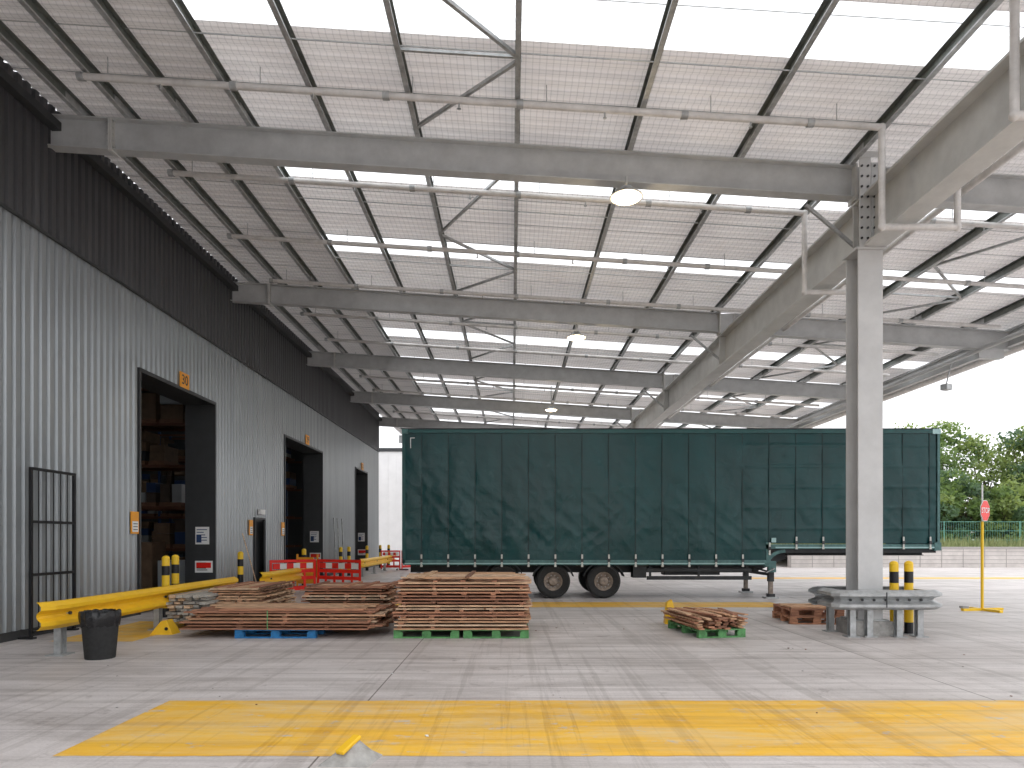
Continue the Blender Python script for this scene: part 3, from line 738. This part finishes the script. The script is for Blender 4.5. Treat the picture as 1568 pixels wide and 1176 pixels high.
for wx in(-.25,1.1,2.45):
    for side,yy in((1,YN+.06),(-1,YF-.06)):
        b=MB(); s=side; z=.46
        pr=[(.24,0.05),(.30,.02),(.40,0.0),(.45,.03),(.46,.08),(.46,.30),(.45,.35),(.24,.36)]
        b.lathe((wx,yy,z),[(r,s*h) for r,h in pr],'rubber',40,'y')
        b.lathe((wx,yy,z),[(.245,s*.05),(.25,s*.03),(.235,s*.035),(.20,s*.09),(.13,s*.12),(.125,s*.07),(.11,s*.03),(.07,s*.01),(.001,s*.01)],'rim',32,'y')
        for i in range(10):
            q=2*math.pi*i/10; b.cyl((wx+.16*math.cos(q),yy+s*.12,z+.16*math.sin(q)),(wx+.16*math.cos(q),yy+s*.07,z+.16*math.sin(q)),.015,'galv',6)
        b.obj('wheel',tr,smooth=True)
        b=MB(); prev=None; pts=[(wx+.56*math.cos(a),z+.52*math.sin(a)) for a in [math.radians(15+i*15) for i in range(11)]]
        vs=[];fs=[]
        for (px_,pz_) in pts: vs+=[(px_,yy-.03*s,pz_),(px_,yy+.36*s,pz_)]
        for i in range(10): fs.append((2*i,2*i+2,2*i+3,2*i+1))
        b.add(vs,fs,'chas'); b.obj('mudguard',tr,solid=.025)
    b=MB(); b.cyl((wx,YN+.3,.46),(wx,YF-.3,.46),.07,'chas',12); b.obj('axle',tr)

# ------------------------------------------------------------------ background
M['stone']=mat('pale_retaining_wall',(.60,.56,.53),.85,0,2,.12); M['stone2']=mat('wall_course_dark',(.38,.355,.34),.9)
b=MB()
b.box(15.5,95,38,38.4,0,1.02,'stone'); b.box(15.5,95,37.96,38.44,1.02,1.14,'stone2')
for j in range(4): b.box(15.5,95,37.985,38.0,.2+j*.22,.225+j*.22,'stone2')
for i in range(66): 
    b.box(15.5+i*1.2,15.53+i*1.2,37.982,37.999,0.0,1.02,'stone2')
b.obj('retaining_wall')
M['grass']=mat('rough_grass',(.14,.18,.06),.9,0,1.2,.5,c2=(.22,.22,.09))
b=MB(); nx,ny=50,20; vs=[]
for i in range(nx+1):
    for j in range(ny+1):
        x=15.5+i*(150/nx); y=38.4+j*3; vs.append((x,y,1.05+ .05*min(j,6)+.25*noise.noise(Vector((x*.2,y*.2,0)))*(j>0)))
b.add(vs,[(i*(ny+1)+j,(i+1)*(ny+1)+j,(i+1)*(ny+1)+j+1,i*(ny+1)+j+1) for i in range(nx) for j in range(ny)],'grass')
b.obj('grass_bank',smooth=True)
M['tuft']=mat('tall_grass',(.32,.33,.16),.9,0,.6,.3,c2=(.17,.22,.08))
b=MB()
vs=[];fs=[]
for i in range(9000):
    x=R(17,80); y=R(38.5,46); h=R(.25,.75); w=R(.02,.05); a=R(0,3.14); lx=R(-.15,.15); o=len(vs)
    vs+=[(x-w*math.cos(a),y-w*math.sin(a),1.05),(x+w*math.cos(a),y+w*math.sin(a),1.05),(x+lx,y+R(-.1,.1),1.1+h)]; fs.append((o,o+1,o+2))
b.add(vs,fs,'tuft'); b.obj('tall_grass')
M['fence']=mat('green_fence',(.16,.38,.31),.5)
b=MB(); x=16
while x<90:
    b.box(x-.03,x+.03,45,45.06,1.2,2.75,'fence'); x+=2.5
for z in(1.5,2.1,2.7): b.box(16,90,45.02,45.04,z,z+.03,'fence')
x=16
while x<90: b.box(x-.006,x+.006,45.0,45.012,1.3,2.7,'fence'); x+=.16
b.obj('mesh_fence')
def leafmat(n,c,c2):
    m=mat(n,c,.65,0,.5,.3,c2=c2); nt=m.node_tree; b_=nt.nodes['Principled BSDF']
    t=nt.nodes.new('ShaderNodeBsdfTranslucent'); t.inputs[0].default_value=(c[0]*1.7,c[1]*1.6,c[2]*1.2,1)
    x=nt.nodes.new('ShaderNodeMixShader'); x.inputs[0].default_value=.4
    nt.links.new(b_.outputs[0],x.inputs[1]); nt.links.new(t.outputs[0],x.inputs[2]); nt.links.new(x.outputs[0],nt.nodes['Material Output'].inputs['Surface']); return m
M['leaf0']=leafmat('foliage_mid',(.17,.25,.09),(.11,.18,.06)); M['leaf1']=leafmat('foliage_light',(.25,.32,.12),(.17,.24,.08)); M['leaf2']=leafmat('foliage_dark',(.11,.18,.10),(.07,.13,.07))
M['bark']=mat('bark',(.10,.075,.055),.9,0,4,.3)
b=MB()
def tree(x,y,z,h,cr,low=.15):
    b.cyl((x,y,z-.3),(x+R(-.3,.3),y,z+h*.6),.22,'bark',7,r2=.08)
    key='leaf%d'%random.choice([0,0,1,2])
    nb=30
    for i in range(nb):
        a=R(0,6.28); t=random.random(); hh=z+h*(low+(.93-low)*t); rr=cr*(math.sin(math.pi*(.18+.72*t))**.8)*R(.25,.9)
        cx,cy=x+rr*math.cos(a),y+rr*math.sin(a)
        b.cyl((x,y,z+h*.3*R(.6,1.4)),(cx,cy,hh),.05,'bark',4,r2=.02,cap=False)
        br=cr*R(.24,.42); kk=key if random.random()<.6 else random.choice(['leaf0','leaf1','leaf2'])
        vs=[];fs=[]
        for q in range(170):
            d=Vector((random.gauss(0,1),random.gauss(0,1),random.gauss(0,1))).normalized()*br*(R(.3,1)**.45)*R(.85,1.12)
            c=Vector((cx,cy,hh))+Vector((d.x,d.y,d.z*.75)); s=R(.10,.22)
            n1=Vector((R(-1,1),R(-1,1),R(-1,1))).normalized(); n2=n1.cross(Vector((R(-1,1),R(-1,1),R(-1,1)))).normalized()
            o=len(vs); vs+=[c-n1*s,c-n2*s*.6,c+n1*s,c+n2*s*.6]; fs.append((o,o+1,o+2,o+3))
        b.add(vs,fs,kk)
x=26
while x<72:
    tree(x,R(56,62),1.2,R(9.0,11.0) if 33<x<48 else R(7.5,10),R(3.0,4.2),.05); x+=R(2.0,2.9)
x=24
while x<66:
    tree(x,R(49,52),1.2,R(3.8,6.0),R(1.9,2.8),.02); x+=R(2.0,3.0)
b.obj('distant_trees')
M['wclad']=mat('white_cladding',(.78,.77,.76),.6,0,1,.05)
b=MB(); b.box(-30,13,58,80,0,9,'wclad')
for i in range(60): b.box(-30+i*.72,-29.96+i*.72,57.97,58,0.1,8.9,'wclad')
b.box(-30.1,13.1,57.9,80.1,9,9.3,'dark'); b.box(-2,2,57.94,57.97,0,4.5,'galv'); b.box(5,9,57.94,57.97,0,4.5,'galv')
b.obj('white_warehouse_building')
b=MB()
for i in range(60):
    x=R(-6,12); y=R(5,16); s=R(.008,.022); b.box(x,x+s*R(.6,2),y,y+s,.005,.005+s*.3,random.choice(['w2','wg1','w4','conc','white']),rz=R(0,3))
b.obj('floor_debris')

# ------------------------------------------------------------------ light
el,az=math.radians(70),math.radians(108)
sd=Vector((math.sin(az)*math.cos(el),math.cos(az)*math.cos(el),math.sin(el)))
# overcast: a translucent sheet added high up, sunlit, to brighten sky and yard
m,nt,b_=newmat('added_cloud_sheet'); L=nt.links.new; N=nt.nodes.new
tc=N('ShaderNodeTexCoord'); nz=N('ShaderNodeTexNoise'); nz.inputs['Scale'].default_value=.0011; nz.inputs['Detail'].default_value=6; L(tc.outputs['Object'],nz.inputs['Vector'])
rp=N('ShaderNodeValToRGB'); rp.color_ramp.elements[0].position=.3; rp.color_ramp.elements[0].color=(.90,.91,.93,1); rp.color_ramp.elements[1].position=.7; rp.color_ramp.elements[1].color=(1,1,1,1); L(nz.outputs['Fac'],rp.inputs[0])
t=N('ShaderNodeBsdfTranslucent'); L(rp.outputs[0],t.inputs[0]); tp=N('ShaderNodeBsdfTransparent'); mx=N('ShaderNodeMixShader'); mx.inputs[0].default_value=.08
L(t.outputs[0],mx.inputs[1]); L(tp.outputs[0],mx.inputs[2]); L(mx.outputs[0],nt.nodes['Material Output'].inputs['Surface'])
M['cloud_sheet']=m
b=MB(); b.add([(-14000,-14000,450),(14000,-14000,450),(14000,14000,450),(-14000,14000,450)],[(0,1,2,3)],'cloud_sheet'); b.obj('sky')
w=bpy.data.worlds.new('World'); scene.world=w; w.use_nodes=True; nt=w.node_tree
st=nt.nodes.new('ShaderNodeTexSky'); st.sky_type='NISHITA'; st.sun_disc=False; st.sun_elevation=el; st.sun_rotation=az; st.air_density=1.0; st.dust_density=.5; st.ozone_density=1.0
hs=nt.nodes.new('ShaderNodeHueSaturation'); hs.inputs['Saturation'].default_value=.35
bg=nt.nodes['Background']; bg.inputs['Strength'].default_value=.15
nt.links.new(st.outputs[0],hs.inputs['Color']); nt.links.new(hs.outputs[0],bg.inputs['Color'])
l=bpy.data.lights.new('sun','SUN'); l.energy=5; l.angle=math.radians(14); l.color=(1,.985,.965)
o=bpy.data.objects.new('sun',l); COL.objects.link(o); o.rotation_euler=(-sd).to_track_quat('-Z','Y').to_euler()
scene.view_settings.view_transform='Standard'; scene.view_settings.look='None'; scene.view_settings.exposure=0

cam=bpy.data.cameras.new('camera'); co=bpy.data.objects.new('camera',cam); COL.objects.link(co)
co.location=(0,0,1.6); co.rotation_euler=(math.pi/2,0,0); cam.sensor_width=36; cam.lens=24; cam.shift_y=.151; cam.clip_end=30000
scene.camera=co
